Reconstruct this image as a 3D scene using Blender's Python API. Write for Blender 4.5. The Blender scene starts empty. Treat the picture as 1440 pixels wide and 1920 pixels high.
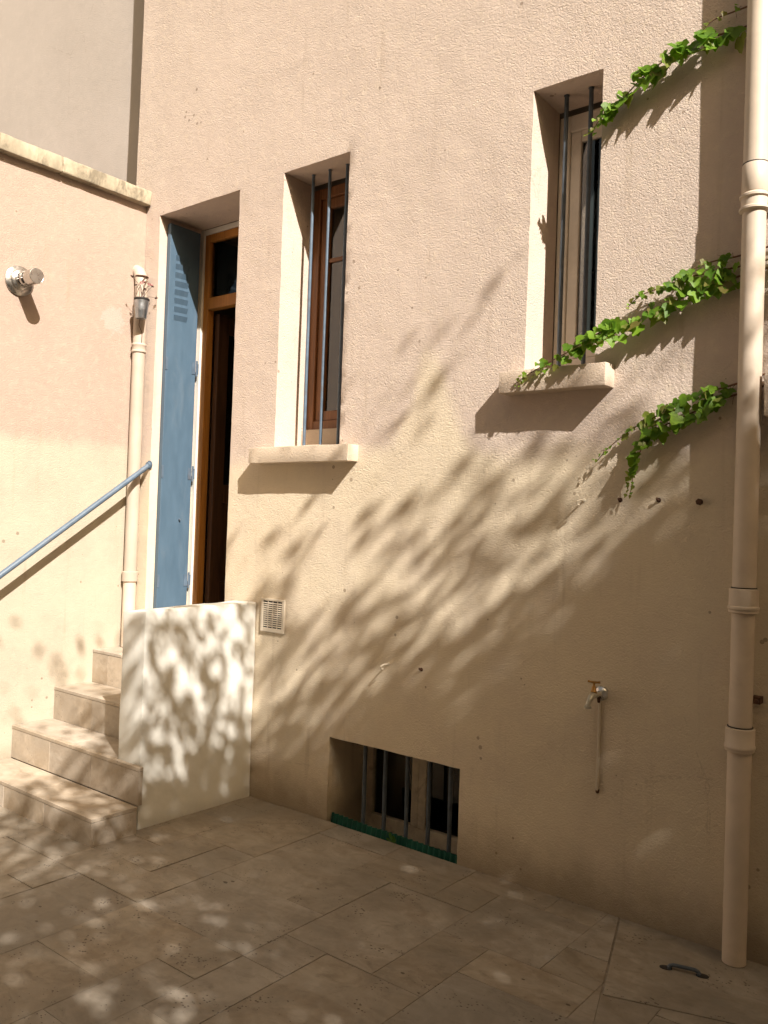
import bpy, bmesh, math, random
from mathutils import Vector, Matrix, noise

random.seed(7)
scene = bpy.context.scene
COL = scene.collection

# ------------------------------------------------------------------ camera
def make_camera():
    yaw, pit, rol = math.radians(-38.6043), math.radians(0.9898), math.radians(1.9886)
    fw = Vector((math.sin(yaw)*math.cos(pit), math.cos(yaw)*math.cos(pit), math.sin(pit)))
    rt = Vector((math.cos(yaw), -math.sin(yaw), 0)); up = rt.cross(fw)
    r2 = math.cos(rol)*rt + math.sin(rol)*up
    u2 = -math.sin(rol)*rt + math.cos(rol)*up
    cd = bpy.data.cameras.new('camera'); co = bpy.data.objects.new('camera', cd); COL.objects.link(co)
    cd.sensor_fit = 'VERTICAL'; cd.sensor_height = 36.0; cd.sensor_width = 27.0
    cd.lens = 36.0*1590.14/1920.0
    cd.clip_start = 0.05; cd.clip_end = 500
    m = Matrix((r2, u2, -fw)).transposed().to_4x4()
    m.translation = Vector((4.6107, -3.2351, 1.5))
    co.matrix_world = m
    scene.camera = co
make_camera()

# ------------------------------------------------------------------ light
SUN = Vector((0.163, -0.078, 0.157)).normalized()      # towards the sun
SUN_ELEV = math.asin(SUN.z)
SUN_AZ = math.atan2(SUN.x, SUN.y)
world = bpy.data.worlds.new('World'); scene.world = world; world.use_nodes = True
wn = world.node_tree; wn.nodes.clear()
sky = wn.nodes.new('ShaderNodeTexSky'); sky.sky_type = 'NISHITA'; sky.sun_disc = False
sky.sun_elevation = SUN_ELEV; sky.sun_rotation = SUN_AZ
sky.air_density = 1.0; sky.dust_density = 4.0; sky.ozone_density = 0.4
tint = wn.nodes.new('ShaderNodeMix'); tint.data_type = 'RGBA'; tint.blend_type = 'MULTIPLY'
tint.inputs['Factor'].default_value = 1.0; tint.inputs[7].default_value = (1.0, 0.81, 0.53, 1)   # camera's warm white balance
bg = wn.nodes.new('ShaderNodeBackground'); bg.inputs['Strength'].default_value = 0.09
wo = wn.nodes.new('ShaderNodeOutputWorld')
wn.links.new(sky.outputs[0], tint.inputs[6]); wn.links.new(tint.outputs[2], bg.inputs[0]); wn.links.new(bg.outputs[0], wo.inputs[0])
sd = bpy.data.lights.new('sun', 'SUN'); sd.energy = 5.0; sd.angle = math.radians(0.53); sd.color = (1.0, 0.94, 0.86)
so = bpy.data.objects.new('sun', sd); COL.objects.link(so)
so.rotation_euler = SUN.to_track_quat('Z', 'Y').to_euler(); so.location = (9, -4, 12)
scene.view_settings.view_transform = 'Standard'
scene.view_settings.look = 'None'
scene.view_settings.exposure = 1.0
scene.view_settings.gamma = 1.0
scene.cycles.max_bounces = 8
scene.cycles.diffuse_bounces = 4
scene.cycles.glossy_bounces = 3
scene.cycles.transmission_bounces = 4

# ------------------------------------------------------------------ materials
class N:
    """small helper round a material's node tree"""
    def __init__(s, name):
        s.m = bpy.data.materials.new(name); s.m.use_nodes = True
        s.t = s.m.node_tree; s.b = s.t.nodes['Principled BSDF']
        s.out = s.t.nodes['Material Output']
        s.tc = s.t.nodes.new('ShaderNodeTexCoord')
    def new(s, typ, **kw):
        n = s.t.nodes.new(typ)
        for k, v in kw.items(): setattr(n, k, v)
        return n
    def lk(s, a, b): s.t.links.new(a, b)
    def co(s, scale=(1, 1, 1), rot=(0, 0, 0), loc=(0, 0, 0), src='Object'):
        mp = s.new('ShaderNodeMapping'); mp.inputs['Scale'].default_value = scale
        mp.inputs['Rotation'].default_value = rot; mp.inputs['Location'].default_value = loc
        s.lk(s.tc.outputs[src], mp.inputs['Vector']); return mp.outputs[0]
    def noise(s, vec, scale, detail=4, rough=.55, dist=0):
        n = s.new('ShaderNodeTexNoise'); n.inputs['Scale'].default_value = scale
        n.inputs['Detail'].default_value = detail; n.inputs['Roughness'].default_value = rough
        n.inputs['Distortion'].default_value = dist; s.lk(vec, n.inputs['Vector']); return n.outputs['Fac']
    def voro(s, vec, scale, feature='F1', rand=1.0):
        n = s.new('ShaderNodeTexVoronoi'); n.feature = feature; n.inputs['Scale'].default_value = scale
        n.inputs['Randomness'].default_value = rand; s.lk(vec, n.inputs['Vector']); return n
    def math(s, op, a, b=None, c=None, clamp=False):
        n = s.new('ShaderNodeMath', operation=op); n.use_clamp = clamp
        for i, v in enumerate((a, b, c)):
            if v is None: continue
            if isinstance(v, (int, float)): n.inputs[i].default_value = v
            else: s.lk(v, n.inputs[i])
        return n.outputs[0]
    def ramp(s, fac, a, b, va=0.0, vb=1.0):
        n = s.new('ShaderNodeMapRange', interpolation_type='SMOOTHSTEP'); n.clamp = True
        s.lk(fac, n.inputs['Value'])
        n.inputs['From Min'].default_value = a; n.inputs['From Max'].default_value = b
        n.inputs['To Min'].default_value = va; n.inputs['To Max'].default_value = vb
        return n.outputs[0]
    def mix(s, fac, a, b, blend='MIX'):
        n = s.new('ShaderNodeMix', data_type='RGBA', blend_type=blend)
        for i, v in ((0, fac), (6, a), (7, b)):
            if isinstance(v, (int, float)): n.inputs[i].default_value = v
            elif isinstance(v, tuple): n.inputs[i].default_value = (*v[:3], 1)
            else: s.lk(v, n.inputs[i])
        return n.outputs[2]
    def bump(s, h, strength=.5, dist=.01, normal=None):
        n = s.new('ShaderNodeBump'); n.inputs['Strength'].default_value = strength
        n.inputs['Distance'].default_value = dist; s.lk(h, n.inputs['Height'])
        if normal is not None: s.lk(normal, n.inputs['Normal'])
        return n.outputs[0]
    def done(s, color=None, rough=.9, normal=None, metallic=0, spec=.3):
        if color is not None:
            if isinstance(color, tuple): s.b.inputs['Base Color'].default_value = (*color[:3], 1)
            else: s.lk(color, s.b.inputs['Base Color'])
        if isinstance(rough, (int, float)): s.b.inputs['Roughness'].default_value = rough
        else: s.lk(rough, s.b.inputs['Roughness'])
        s.b.inputs['Metallic'].default_value = metallic
        s.b.inputs['Specular IOR Level'].default_value = spec
        if normal is not None: s.lk(normal, s.b.inputs['Normal'])
        return s.m

PINK = (0.575, 0.475, 0.405)
CREAM = (0.68, 0.58, 0.435)

def plaster(name, top=PINK, low=CREAM, bound=1.85, wob=.45, patch=None, relief=1.0, soft=.10, dirt=True, axis='wall'):
    n = N(name); v = n.co()
    sep = n.new('ShaderNodeSeparateXYZ'); n.lk(v, sep.inputs[0])
    X, Y, Z = sep.outputs
    big = n.noise(v, 1.3, 3, .6, .4)
    mid = n.noise(v, 7, 3, .6)
    # paint edge between the pink top coat and the cream below
    h = n.math('ADD', Z, n.math('MULTIPLY', n.math('SUBTRACT', big, .5), wob))
    h = n.math('ADD', h, n.math('MULTIPLY', n.math('SUBTRACT', mid, .5), .12))
    if patch:
        px, pz, ph, pw = patch
        d = n.math('DIVIDE', n.math('SUBTRACT', X, px), pw)
        g = n.math('POWER', 2.718, n.math('MULTIPLY', n.math('MULTIPLY', d, d), -1.0))
        h = n.math('SUBTRACT', h, n.math('MULTIPLY', g, ph))
    f = n.ramp(h, bound - soft, bound + soft)
    col = n.mix(f, low, top)
    # blotches of the coat
    col = n.mix(n.ramp(n.noise(v, 2.6, 4, .65), .35, .75, 0, .35), col, tuple(c*.86 for c in top))
    col = n.mix(n.ramp(n.noise(v, 23, 2, .6), .45, .8, 0, .25), col, tuple(min(.8, c*1.12) for c in low))
    if dirt:
        # splash dirt along the foot and thin run marks
        foot = n.math('SUBTRACT', n.math('ADD', Z, n.math('MULTIPLY', n.noise(v, 6, 3, .7), -.22)), 0)
        col = n.mix(n.ramp(foot, -.12, .16, .65, 0), col, (.20, .15, .10))
        st = n.noise(n.co((9, 9, .7)), 1.6, 3, .65)
        col = n.mix(n.ramp(st, .56, .80, 0, .38), col, (.33, .25, .17))
        sp = n.voro(v, 14)
        spk = n.math('LESS_THAN', sp.outputs['Distance'], n.math('MULTIPLY', n.ramp(n.noise(v, 3.1, 2), .45, .70), .14))
        col = n.mix(n.math('MULTIPLY', spk, .55), col, (.16, .11, .07))
    # hairline cracks, only here and there
    ck = n.voro(n.co((1, 1, .7)), 1.7, 'DISTANCE_TO_EDGE')
    wv = n.noise(v, 16, 2, .6)
    cr = n.math('ADD', ck.outputs['Distance'], n.math('MULTIPLY', n.math('SUBTRACT', wv, .5), .05))
    line = n.math('MULTIPLY', n.ramp(n.math('ABSOLUTE', cr), .0008, .0034, 1, 0), n.ramp(n.noise(v, .9, 3), .52, .66))
    col = n.mix(n.math('MULTIPLY', line, .2), col, (.22, .16, .11))
    # worm-like trowelled relief
    r1 = n.math('ABSOLUTE', n.math('SUBTRACT', n.noise(n.co((1, 1, 1.15), (.3, .5, .2)), 78, 2, .6, 1.0), .5))
    r2 = n.noise(v, 120, 2, .6)
    mask = n.ramp(n.noise(v, 2.2, 1), .30, .62, .35, 1)
    fine = n.math('ADD', n.math('MULTIPLY', r1, n.math('MULTIPLY', mask, -1.5)), n.math('MULTIPLY', r2, .60))
    hgt = n.math('ADD', fine, n.math('MULTIPLY', n.noise(v, 9, 2, .5), .9))
    return n.done(col, .93, n.bump(hgt, min(1, .52*relief), .0095), spec=.15)

def side_plaster(name):
    """the sunlit side wall: same coats plus a bare repair patch"""
    m = plaster(name, (0.39, 0.30, 0.245), (0.44, 0.39, 0.305), 1.93, .10, None, .8, .05)
    t = m.node_tree; b = t.nodes['Principled BSDF']
    tc = t.nodes.new('ShaderNodeTexCoord')
    vs = t.nodes.new('ShaderNodeVectorMath'); vs.operation = 'SUBTRACT'; vs.inputs[1].default_value = (0, -.212, 2.722)
    t.links.new(tc.outputs['Object'], vs.inputs[0])
    ln = t.nodes.new('ShaderNodeVectorMath'); ln.operation = 'LENGTH'; t.links.new(vs.outputs[0], ln.inputs[0])
    nz = t.nodes.new('ShaderNodeTexNoise'); nz.inputs['Scale'].default_value = 22; nz.inputs['Detail'].default_value = 6
    t.links.new(tc.outputs['Object'], nz.inputs['Vector'])
    ad = t.nodes.new('ShaderNodeMath'); ad.operation = 'MULTIPLY_ADD'; ad.inputs[1].default_value = .16
    t.links.new(nz.outputs['Fac'], ad.inputs[0]); t.links.new(ln.outputs['Value'], ad.inputs[2])
    mr = t.nodes.new('ShaderNodeMapRange'); mr.inputs['From Min'].default_value = .145; mr.inputs['From Max'].default_value = .165
    mr.inputs['To Min'].default_value = 1; mr.inputs['To Max'].default_value = 0
    t.links.new(ad.outputs[0], mr.inputs['Value'])
    mx = t.nodes.new('ShaderNodeMix'); mx.data_type = 'RGBA'; mx.inputs[7].default_value = (.37, .34, .29, 1)
    src = b.inputs['Base Color'].links[0].from_socket
    t.links.new(mr.outputs[0], mx.inputs[0]); t.links.new(src, mx.inputs[6]); t.links.new(mx.outputs[2], b.inputs['Base Color'])
    return m

def travertine(name, base=(.315, .275, .222), gold=(.218, .175, .128), rot=0.0, pits=1.0):
    n = N(name)
    info = n.new('ShaderNodeObjectInfo')
    # every slab has its own piece of stone
    off = n.new('ShaderNodeVectorMath', operation='MULTIPLY_ADD')
    cmb = n.new('ShaderNodeCombineXYZ')
    for i in range(3): n.lk(info.outputs['Random'], cmb.inputs[i])
    off.inputs[1].default_value = (37.0, 53.0, 0.0)
    n.lk(cmb.outputs[0], off.inputs[0]); n.lk(n.tc.outputs['Object'], off.inputs[2])
    def mapped(scale, r):
        mp = n.new('ShaderNodeMapping'); mp.inputs['Scale'].default_value = scale; mp.inputs['Rotation'].default_value = (0, 0, r)
        n.lk(off.outputs[0], mp.inputs['Vector']); return mp.outputs[0]
    v = mapped((1, 1, 1), 0); vs = mapped((1.0, 1.8, 1.4), rot)
    a = n.noise(vs, 3.0, 7, .68, 1.2); b = n.noise(v, 14, 5, .65, .6); c = n.noise(vs, 9, 6, .7, .8)
    col = n.mix(n.ramp(a, .30, .72), base, gold)
    col = n.mix(n.ramp(b, .42, .75, 0, .55), col, tuple(x*1.22 for x in base))
    col = n.mix(n.ramp(c, .50, .74, 0, .55), col, tuple(x*.6 for x in gold))
    hv = n.new('ShaderNodeHueSaturation'); n.lk(col, hv.inputs['Color'])
    n.lk(n.ramp(info.outputs['Random'], 0, 1, .93, 1.07), hv.inputs['Value'])
    rnd2 = n.math('FRACT', n.math('MULTIPLY', info.outputs['Random'], 17.3))
    n.lk(n.ramp(rnd2, 0, 1, .85, 1.08), hv.inputs['Saturation'])
    col = hv.outputs[0]
    # worn and stained areas that run across the slabs
    col = n.mix(n.ramp(n.noise(n.co(), 2.3, 6, .68, .5), .40, .66, 0, .60), col, tuple(x*.58 for x in base))
    # open pores of the stone
    p = n.voro(mapped((1, 1.35, 1), rot), 58)
    zone = n.ramp(n.noise(v, 6, 4, .6), .44, .70, 0, .30*pits)
    pit = n.ramp(n.math('SUBTRACT', zone, p.outputs['Distance']), -.03, .05)
    p2 = n.voro(mapped((1, 1.6, 1), rot), 17)
    pit2 = n.ramp(n.math('SUBTRACT', n.ramp(n.noise(v, 4.3, 3), .54, .74, 0, .20*pits), p2.outputs['Distance']), -.02, .03)
    pp = n.math('MAXIMUM', pit, pit2)
    col = n.mix(n.math('MULTIPLY', pp, .75), col, (.055, .04, .028))
    h = n.math('SUBTRACT', n.math('MULTIPLY', b, .35), pp)
    return n.done(col, n.ramp(b, .3, .8, .62, .85), n.bump(h, .55, .006), spec=.3)

def simple(name, color, rough=.6, metallic=0, var=.12, scale=12, bump=0.0, spec=.4, dirt=None, stretch=(1, 1, 1), cut=(.52, .72)):
    n = N(name); v = n.co(stretch)
    f = n.noise(v, scale, 5, .6)
    col = n.mix(n.ramp(f, .3, .75), tuple(c*(1-var) for c in color), tuple(min(1, c*(1+var)) for c in color))
    if dirt:
        col = n.mix(n.ramp(n.noise(v, scale*.5, 6, .7, .4), cut[0], cut[1], 0, dirt[1]), col, dirt[0])
    nrm = n.bump(n.noise(v, scale*4, 4), bump, .004) if bump else None
    return n.done(col, n.ramp(f, .2, .8, max(.05, rough-.08), min(1, rough+.08)), nrm, metallic, spec)

def wood(name, dark, light, rough=.45):
    n = N(name); v = n.co((14, 14, .8))
    f = n.noise(v, 2.2, 6, .65, 1.2)
    g = n.noise(n.co((60, 60, 2)), 2, 3, .6)
    col = n.mix(n.ramp(f, .3, .7), dark, light)
    col = n.mix(n.ramp(g, .5, .8, 0, .5), col, tuple(c*.5 for c in dark))
    return n.done(col, rough, n.bump(f, .2, .003), spec=.4)

def glass_mat(name):
    n = N(name); n.t.nodes.remove(n.b)
    tr = n.new('ShaderNodeBsdfTransparent'); tr.inputs[0].default_value = (.80, .83, .82, 1)
    gl = n.new('ShaderNodeBsdfGlossy'); gl.inputs['Roughness'].default_value = .02
    fr = n.new('ShaderNodeFresnel'); fr.inputs['IOR'].default_value = 1.85
    mx = n.new('ShaderNodeMixShader'); n.lk(fr.outputs[0], mx.inputs[0]); n.lk(tr.outputs[0], mx.inputs[1]); n.lk(gl.outputs[0], mx.inputs[2])
    n.lk(mx.outputs[0], n.out.inputs[0]); return n.m

def leaf_mat(name, dark, light, trans=.45):
    n = N(name); info = n.new('ShaderNodeObjectInfo')
    v = n.co((1, 1, 1))
    f = n.math('ADD', n.math('MULTIPLY', info.outputs['Random'], .75), n.math('MULTIPLY', n.noise(v, 40, 4), .25))
    col = n.mix(f, dark, light)
    n.t.nodes.remove(n.b)
    p = n.new('ShaderNodeBsdfPrincipled'); n.lk(col, p.inputs['Base Color']); p.inputs['Roughness'].default_value = .5
    p.inputs['Specular IOR Level'].default_value = .32
    tl = n.new('ShaderNodeBsdfTranslucent')
    n.lk(n.mix(.5, col, (.30, .52, .03)), tl.inputs[0])
    mx = n.new('ShaderNodeMixShader'); mx.inputs[0].default_value = trans
    n.lk(p.outputs[0], mx.inputs[1]); n.lk(tl.outputs[0], mx.inputs[2]); n.lk(mx.outputs[0], n.out.inputs[0])
    return n.m

M = {}
M['plaster'] = plaster('house render', patch=(2.27, 0, .42, .17))
M['plaster_side'] = side_plaster('side wall render')
M['plaster_grey'] = plaster('neighbour render', (.47, .415, .37), (.49, .43, .385), 4.4, .8, None, .5, .3, dirt=False)
M['sill'] = plaster('sill render', (.56, .455, .36), (.58, .48, .37), 2.0, .2, None, .8, .2, dirt=False)
M['coping'] = simple('weathered stone coping', (.39, .335, .245), .9, 0, .2, 16, .6, .15, ((.13, .11, .08), .75), (1, 1, .5), (.48, .66))
M['white'] = simple('white render', (.66, .645, .59), .85, 0, .05, 6, .25, .2, ((.60, .55, .45), .25))
M['trav'] = travertine('travertine paving', rot=.15)
M['trav_step'] = travertine('travertine steps', (.47, .40, .32), (.37, .295, .215), rot=0, pits=.6)
M['mortar'] = simple('joint mortar', (.25, .21, .165), .95, 0, .2, 40, .4)
M['earth'] = simple('packed earth', (.22, .18, .13), .95, 0, .25, 3, .4)
M['pipe'] = simple('painted pipe', (.60, .50, .40), .5, 0, .08, 6, .08, .4, ((.42, .33, .25), .35))
M['pipe_pale'] = simple('pale painted pipe', (.46, .385, .315), .5, 0, .08, 6, .08, .4, ((.44, .35, .26), .3))
M['blue'] = simple('blue grey paint', (.072, .120, .172), .5, 0, .07, 7, .12, .4, ((.13, .165, .20), .3), (3, 3, .8))
M['blue_iron'] = simple('blue iron paint', (.095, .135, .185), .45, 0, .15, 18, .1, .5, ((.10, .07, .05), .5))
M['iron'] = simple('dark iron paint', (.075, .092, .115), .5, 0, .2, 20, .1, .4)
M['steel'] = simple('brushed steel', (.58, .56, .53), .30, 1.0, .05, 30)
M['gap_rim_dark'] = simple('shadow gap', (.025, .022, .02), .6, 0, .1)  # near-black: paints shade into gaps, also plain dark rim and plates
M['zinc'] = simple('galvanised zinc', (.46, .48, .50), .34, .9, .15, 26, .1)
M['oak'] = wood('varnished oak', (.33, .135, .025), (.46, .20, .04))
M['brown'] = wood('brown stained wood', (.15, .062, .022), (.25, .105, .038))
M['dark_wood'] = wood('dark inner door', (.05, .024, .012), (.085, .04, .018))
M['offwhite'] = simple('off white window paint', (.78, .71, .61), .5, 0, .08, 9, .08, .4, ((.46, .40, .31), .3))
M['old_white'] = simple('weathered white paint', (.62, .54, .42), .7, 0, .15, 14, .2, .3, ((.20, .15, .10), .6))
M['glass'] = glass_mat('window glass')
M['curtain'] = simple('grey curtain', (.42, .39, .37), .95, 0, .12, 8)
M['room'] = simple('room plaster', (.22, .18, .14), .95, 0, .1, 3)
M['leaf'] = leaf_mat('creeper leaf', (.055, .140, .010), (.20, .335, .028))
M['leaf_tip'] = leaf_mat('young creeper leaf', (.15, .10, .03), (.21, .27, .05))
M['stem'] = simple('creeper stem', (.17, .085, .045), .8, 0, .3, 30)
M['tree_leaf'] = leaf_mat('tree leaf', (.045, .085, .02), (.075, .13, .03), .3)
M['bark'] = simple('bark', (.13, .10, .075), .95, 0, .3, 8, .6, .2, None, (4, 4, .7))
M['brass'] = simple('old brass', (.40, .22, .075), .42, .9, .25, 60)
M['chrome'] = simple('dull chrome', (.62, .62, .62), .28, .9, .1, 40)
M['tap_body'] = simple('limed tap body', (.47, .44, .37), .42, .45, .2, 40)
M['plastic_white'] = simple('ivory plastic', (.56, .49, .39), .5, 0, .05, 9)
M['green'] = simple('green plastic', (.006, .075, .05), .55, 0, .25, 16, .1)
M['rust'] = simple('rusted iron', (.10, .05, .03), .8, .3, .4, 60, .3)
M['dead'] = simple('dried flower', (.085, .045, .035), .9, 0, .3, 60)
M['pinkflower'] = simple('faded pink flower', (.55, .26, .25), .8, 0, .25, 60)
M['weed'] = leaf_mat('weed leaf', (.05, .13, .03), (.08, .19, .04))

# ------------------------------------------------------------------ helpers
def add(name, verts, faces, mat, parent=None, smooth=False):
    me = bpy.data.meshes.new(name); me.from_pydata([tuple(v) for v in verts], [], faces); me.update()
    return link(name, me, mat, parent, smooth)
def link(name, me, mat, parent=None, smooth=False):
    if mat is not None:
        me.materials.clear(); me.materials.append(M[mat] if isinstance(mat, str) else mat)
    if smooth:
        me.polygons.foreach_set('use_smooth', [True]*len(me.polygons))
    o = bpy.data.objects.new(name, me); COL.objects.link(o); attach(o, parent); return o
def attach(o, parent):
    if parent is not None:
        o.parent = parent
        if parent.type == 'EMPTY':      # meshes are in world coordinates
            o.matrix_parent_inverse = Matrix.Translation(-parent.location)
def thing(name, loc, label, cat, group=None):
    e = bpy.data.objects.new(name, None); COL.objects.link(e); e.location = loc; e.empty_display_size = .1
    return tag(e, label, cat, group)
def tag(o, label=None, cat=None, group=None, kind=None):
    if label: o['label'] = label
    if cat: o['category'] = cat
    if group: o['group'] = group
    if kind: o['kind'] = kind
    return o

class MB:
    """collects shapes in world coordinates for one mesh"""
    def __init__(s): s.v = []; s.f = []
    def quad(s, *p):
        k = len(s.v); s.v += [Vector(q) for q in p]; s.f.append(tuple(range(k, k+len(p)))); return s
    def box(s, x0, x1, y0, y1, z0, z1):
        k = len(s.v)
        s.v += [Vector((x, y, z)) for z in (z0, z1) for y in (y0, y1) for x in (x0, x1)]
        for f in ((0, 2, 3, 1), (4, 5, 7, 6), (0, 1, 5, 4), (2, 6, 7, 3), (0, 4, 6, 2), (1, 3, 7, 5)): s.f.append(tuple(k+i for i in f))
        return s
    def tube(s, pts, r, seg=12, cap=True):
        pts = [Vector(p) for p in pts]; rr = r if isinstance(r, (list, tuple)) else [r]*len(pts)
        k0 = len(s.v); prev = None
        for i, p in enumerate(pts):
            t = (pts[min(i+1, len(pts)-1)] - pts[max(i-1, 0)]).normalized()
            if prev is None:
                a = t.orthogonal().normalized()
            else:
                a = (prev - t*prev.dot(t)).normalized()
            prev = a; b = t.cross(a)
            for j in range(seg):
                an = 2*math.pi*j/seg; s.v.append(p + (a*math.cos(an) + b*math.sin(an))*rr[i])
        for i in range(len(pts)-1):
            for j in range(seg):
                q = k0+i*seg+j; q2 = k0+i*seg+(j+1) % seg
                s.f.append((q, q2, q2+seg, q+seg))
        if cap:
            s.f.append(tuple(k0+j for j in reversed(range(seg)))); e = k0+(len(pts)-1)*seg; s.f.append(tuple(e+j for j in range(seg)))
        return s
    def lathe(s, base, axis, prof, seg=24):
        """prof: list of (distance along axis, radius)"""
        ax = Vector(axis).normalized(); a = ax.orthogonal().normalized(); b = ax.cross(a); base = Vector(base); k0 = len(s.v)
        for d, r in prof:
            for j in range(seg):
                an = 2*math.pi*j/seg; s.v.append(base + ax*d + (a*math.cos(an)+b*math.sin(an))*max(r, 1e-4))
        for i in range(len(prof)-1):
            for j in range(seg):
                q = k0+i*seg+j; q2 = k0+i*seg+(j+1) % seg
                s.f.append((q, q2, q2+seg, q+seg))
        s.f.append(tuple(k0+j for j in reversed(range(seg)))); e = k0+(len(prof)-1)*seg; s.f.append(tuple(e+j for j in range(seg)))
        return s
    def build(s, name, mat, parent=None, smooth=False, bevel=0, segs=2):
        if bevel:
            bm = bmesh.new(); vs = [bm.verts.new(v) for v in s.v]
            for f in s.f:
                try: bm.faces.new([vs[i] for i in f])
                except ValueError: pass
            bmesh.ops.bevel(bm, geom=list(bm.edges), offset=bevel, segments=segs, affect='EDGES', profile=.5, clamp_overlap=True)
            me = bpy.data.meshes.new(name); bm.to_mesh(me); bm.free()
            o = link(name, me, mat, parent, False); return o
        o = add(name, s.v, s.f, mat, parent, False)
        if smooth:
            me = o.data; me.polygons.foreach_set('use_smooth', [len(p.vertices) == 4 for p in me.polygons])
            try: me.set_sharp_from_angle(angle=math.radians(38))
            except Exception: pass
        return o
def box(name, mat, parent, x0, x1, y0, y1, z0, z1, bevel=.003):
    return MB().box(x0, x1, y0, y1, z0, z1).build(name, mat, parent, bevel=bevel)

def fb(p, s, seed=0):  # smooth noise -1..1
    return noise.noise(Vector(p)*s + Vector((seed*7.1, seed*3.3, seed*1.7)))

def rough_slab(name, mat, parent, corners, step=.05, amp=.004, fscale=6, seed=1, bevel=.012):
    """a box given by its 8 corners whose faces are cut up and made uneven"""
    bm = bmesh.new(); vs = [bm.verts.new(c) for c in corners]
    for f in ((0, 2, 3, 1), (4, 5, 7, 6), (0, 1, 5, 4), (2, 6, 7, 3), (0, 4, 6, 2), (1, 3, 7, 5)): bm.faces.new([vs[i] for i in f])
    bmesh.ops.bevel(bm, geom=list(bm.edges), offset=bevel, segments=2, affect='EDGES', profile=.5)
    for _ in range(6):
        long = [e for e in bm.edges if e.calc_length() > step*1.6]
        if not long: break
        bmesh.ops.subdivide_edges(bm, edges=long, cuts=1, use_grid_fill=True)
    bm.normal_update()
    for v in bm.verts:
        d = fb(v.co, fscale, seed)*amp + fb(v.co, fscale*4, seed+3)*amp*.5
        v.co += v.normal*d
    me = bpy.data.meshes.new(name); bm.to_mesh(me); bm.free()
    o = link(name, me, mat, parent, True)
    try: me.set_sharp_from_angle(angle=math.radians(24))
    except Exception: pass
    return o

# ------------------------------------------------------------------ ground
ground = MB()
ground.quad((-60, -60, -.35), (60, -60, -.35), (60, 60, -.35), (-60, 60, -.35))
tag(ground.build('ground', 'earth'), kind='structure')
bed = MB().box(-.2, 11.6, -7.1, -.002, -.3, -.0035).build('courtyard_paving', 'mortar')
tag(bed, kind='structure')

UX, UY, X0, Y0 = .2033, .2075, 1.0, -.985
I0, I1, J0, J1 = -5, 52, -30, 5          # grid of the paving module
fv, fh = set(), set()                    # joints that must exist (x-index, j), (i, y-index)
for i, a, b in ((2, -3, 0), (3, 0, 2), (4, 0, 2), (7, -4, -3), (8, -3, -2), (6, -3, -2), (7, 0, 1), (10, -1, 2), (11, 2, 3)):
    for j in range(a, b): fv.add((i, j))
for j, a, b in ((-1, 0, 2), (0, 2, 3), (-1, 5, 6), (-3, 5, 6), (-3, 7, 8), (2, 9, 11), (4, 6, 10)):
    for i in range(a, b): fh.add((i, j))
taken = {}
rng = random.Random(11)
tiles = []
def fits(i, j, w, h):
    if i+w > I1 or j+h > J1: return False
    for a in range(i, i+w):
        for b in range(j, j+h):
            if (a, b) in taken: return False
            if a > i and (a, b) in fv: return False
            if b > j and (a, b) in fh: return False
    return True
for j in range(J0, J1):
    for i in range(I0, I1):
        if (i, j) in taken: continue
        opts = [(3, 2), (2, 3), (2, 2), (2, 2), (2, 1), (1, 2), (1, 1)]
        rng.shuffle(opts); opts.sort(key=lambda o: -(o[0]*o[1]) + rng.random()*3.2)
        for w, h in opts:
            if fits(i, j, w, h): break
        for a in range(i, i+w):
            for b in range(j, j+h): taken[(a, b)] = 1
        tiles.append((i, j, w, h))
cover_o = Vector((3.282, -.004, 0)); cv1 = Vector((.183, -.575, 0)).normalized(); cv2 = Vector((.575, .183, 0)).normalized()
CW, CH = .72, .60
cov = [Vector((3.2835, -.003, 0)), cover_o + cv1*CH, cover_o + cv1*CH + cv2*CW, Vector((3.2835+CW*1.05, -.003, 0))]
def clip_out(poly, quadpts):
    """split a convex tile polygon round the convex cover; returns the outside pieces"""
    out = []; cur = poly
    n = len(quadpts)
    area = sum(quadpts[i].x*quadpts[(i+1) % n].y - quadpts[(i+1) % n].x*quadpts[i].y for i in range(n))
    q = quadpts if area > 0 else quadpts[::-1]
    for k in range(n):
        a, b = q[k], q[(k+1) % n]; d = b-a; nn = Vector((d.y, -d.x, 0)).normalized()
        def side(p): return (p-a).dot(nn) - .003
        o_, i_ = [], []
        for m in range(len(cur)):
            p, r = cur[m], cur[(m+1) % len(cur)]; sp, sr = side(p), side(r)
            (o_ if sp > 0 else i_).append(p)
            if sp*sr < 0:
                x = p + (r-p)*(sp/(sp-sr)); o_.append(x); i_.append(x)
        if len(o_) > 2: out.append(o_)
        cur = i_
        if len(cur) < 3: break
    return out
def parea(p): return abs(sum(p[i].x*p[(i+1) % len(p)].y - p[(i+1) % len(p)].x*p[i].y for i in range(len(p))))/2
far = MB()
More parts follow.
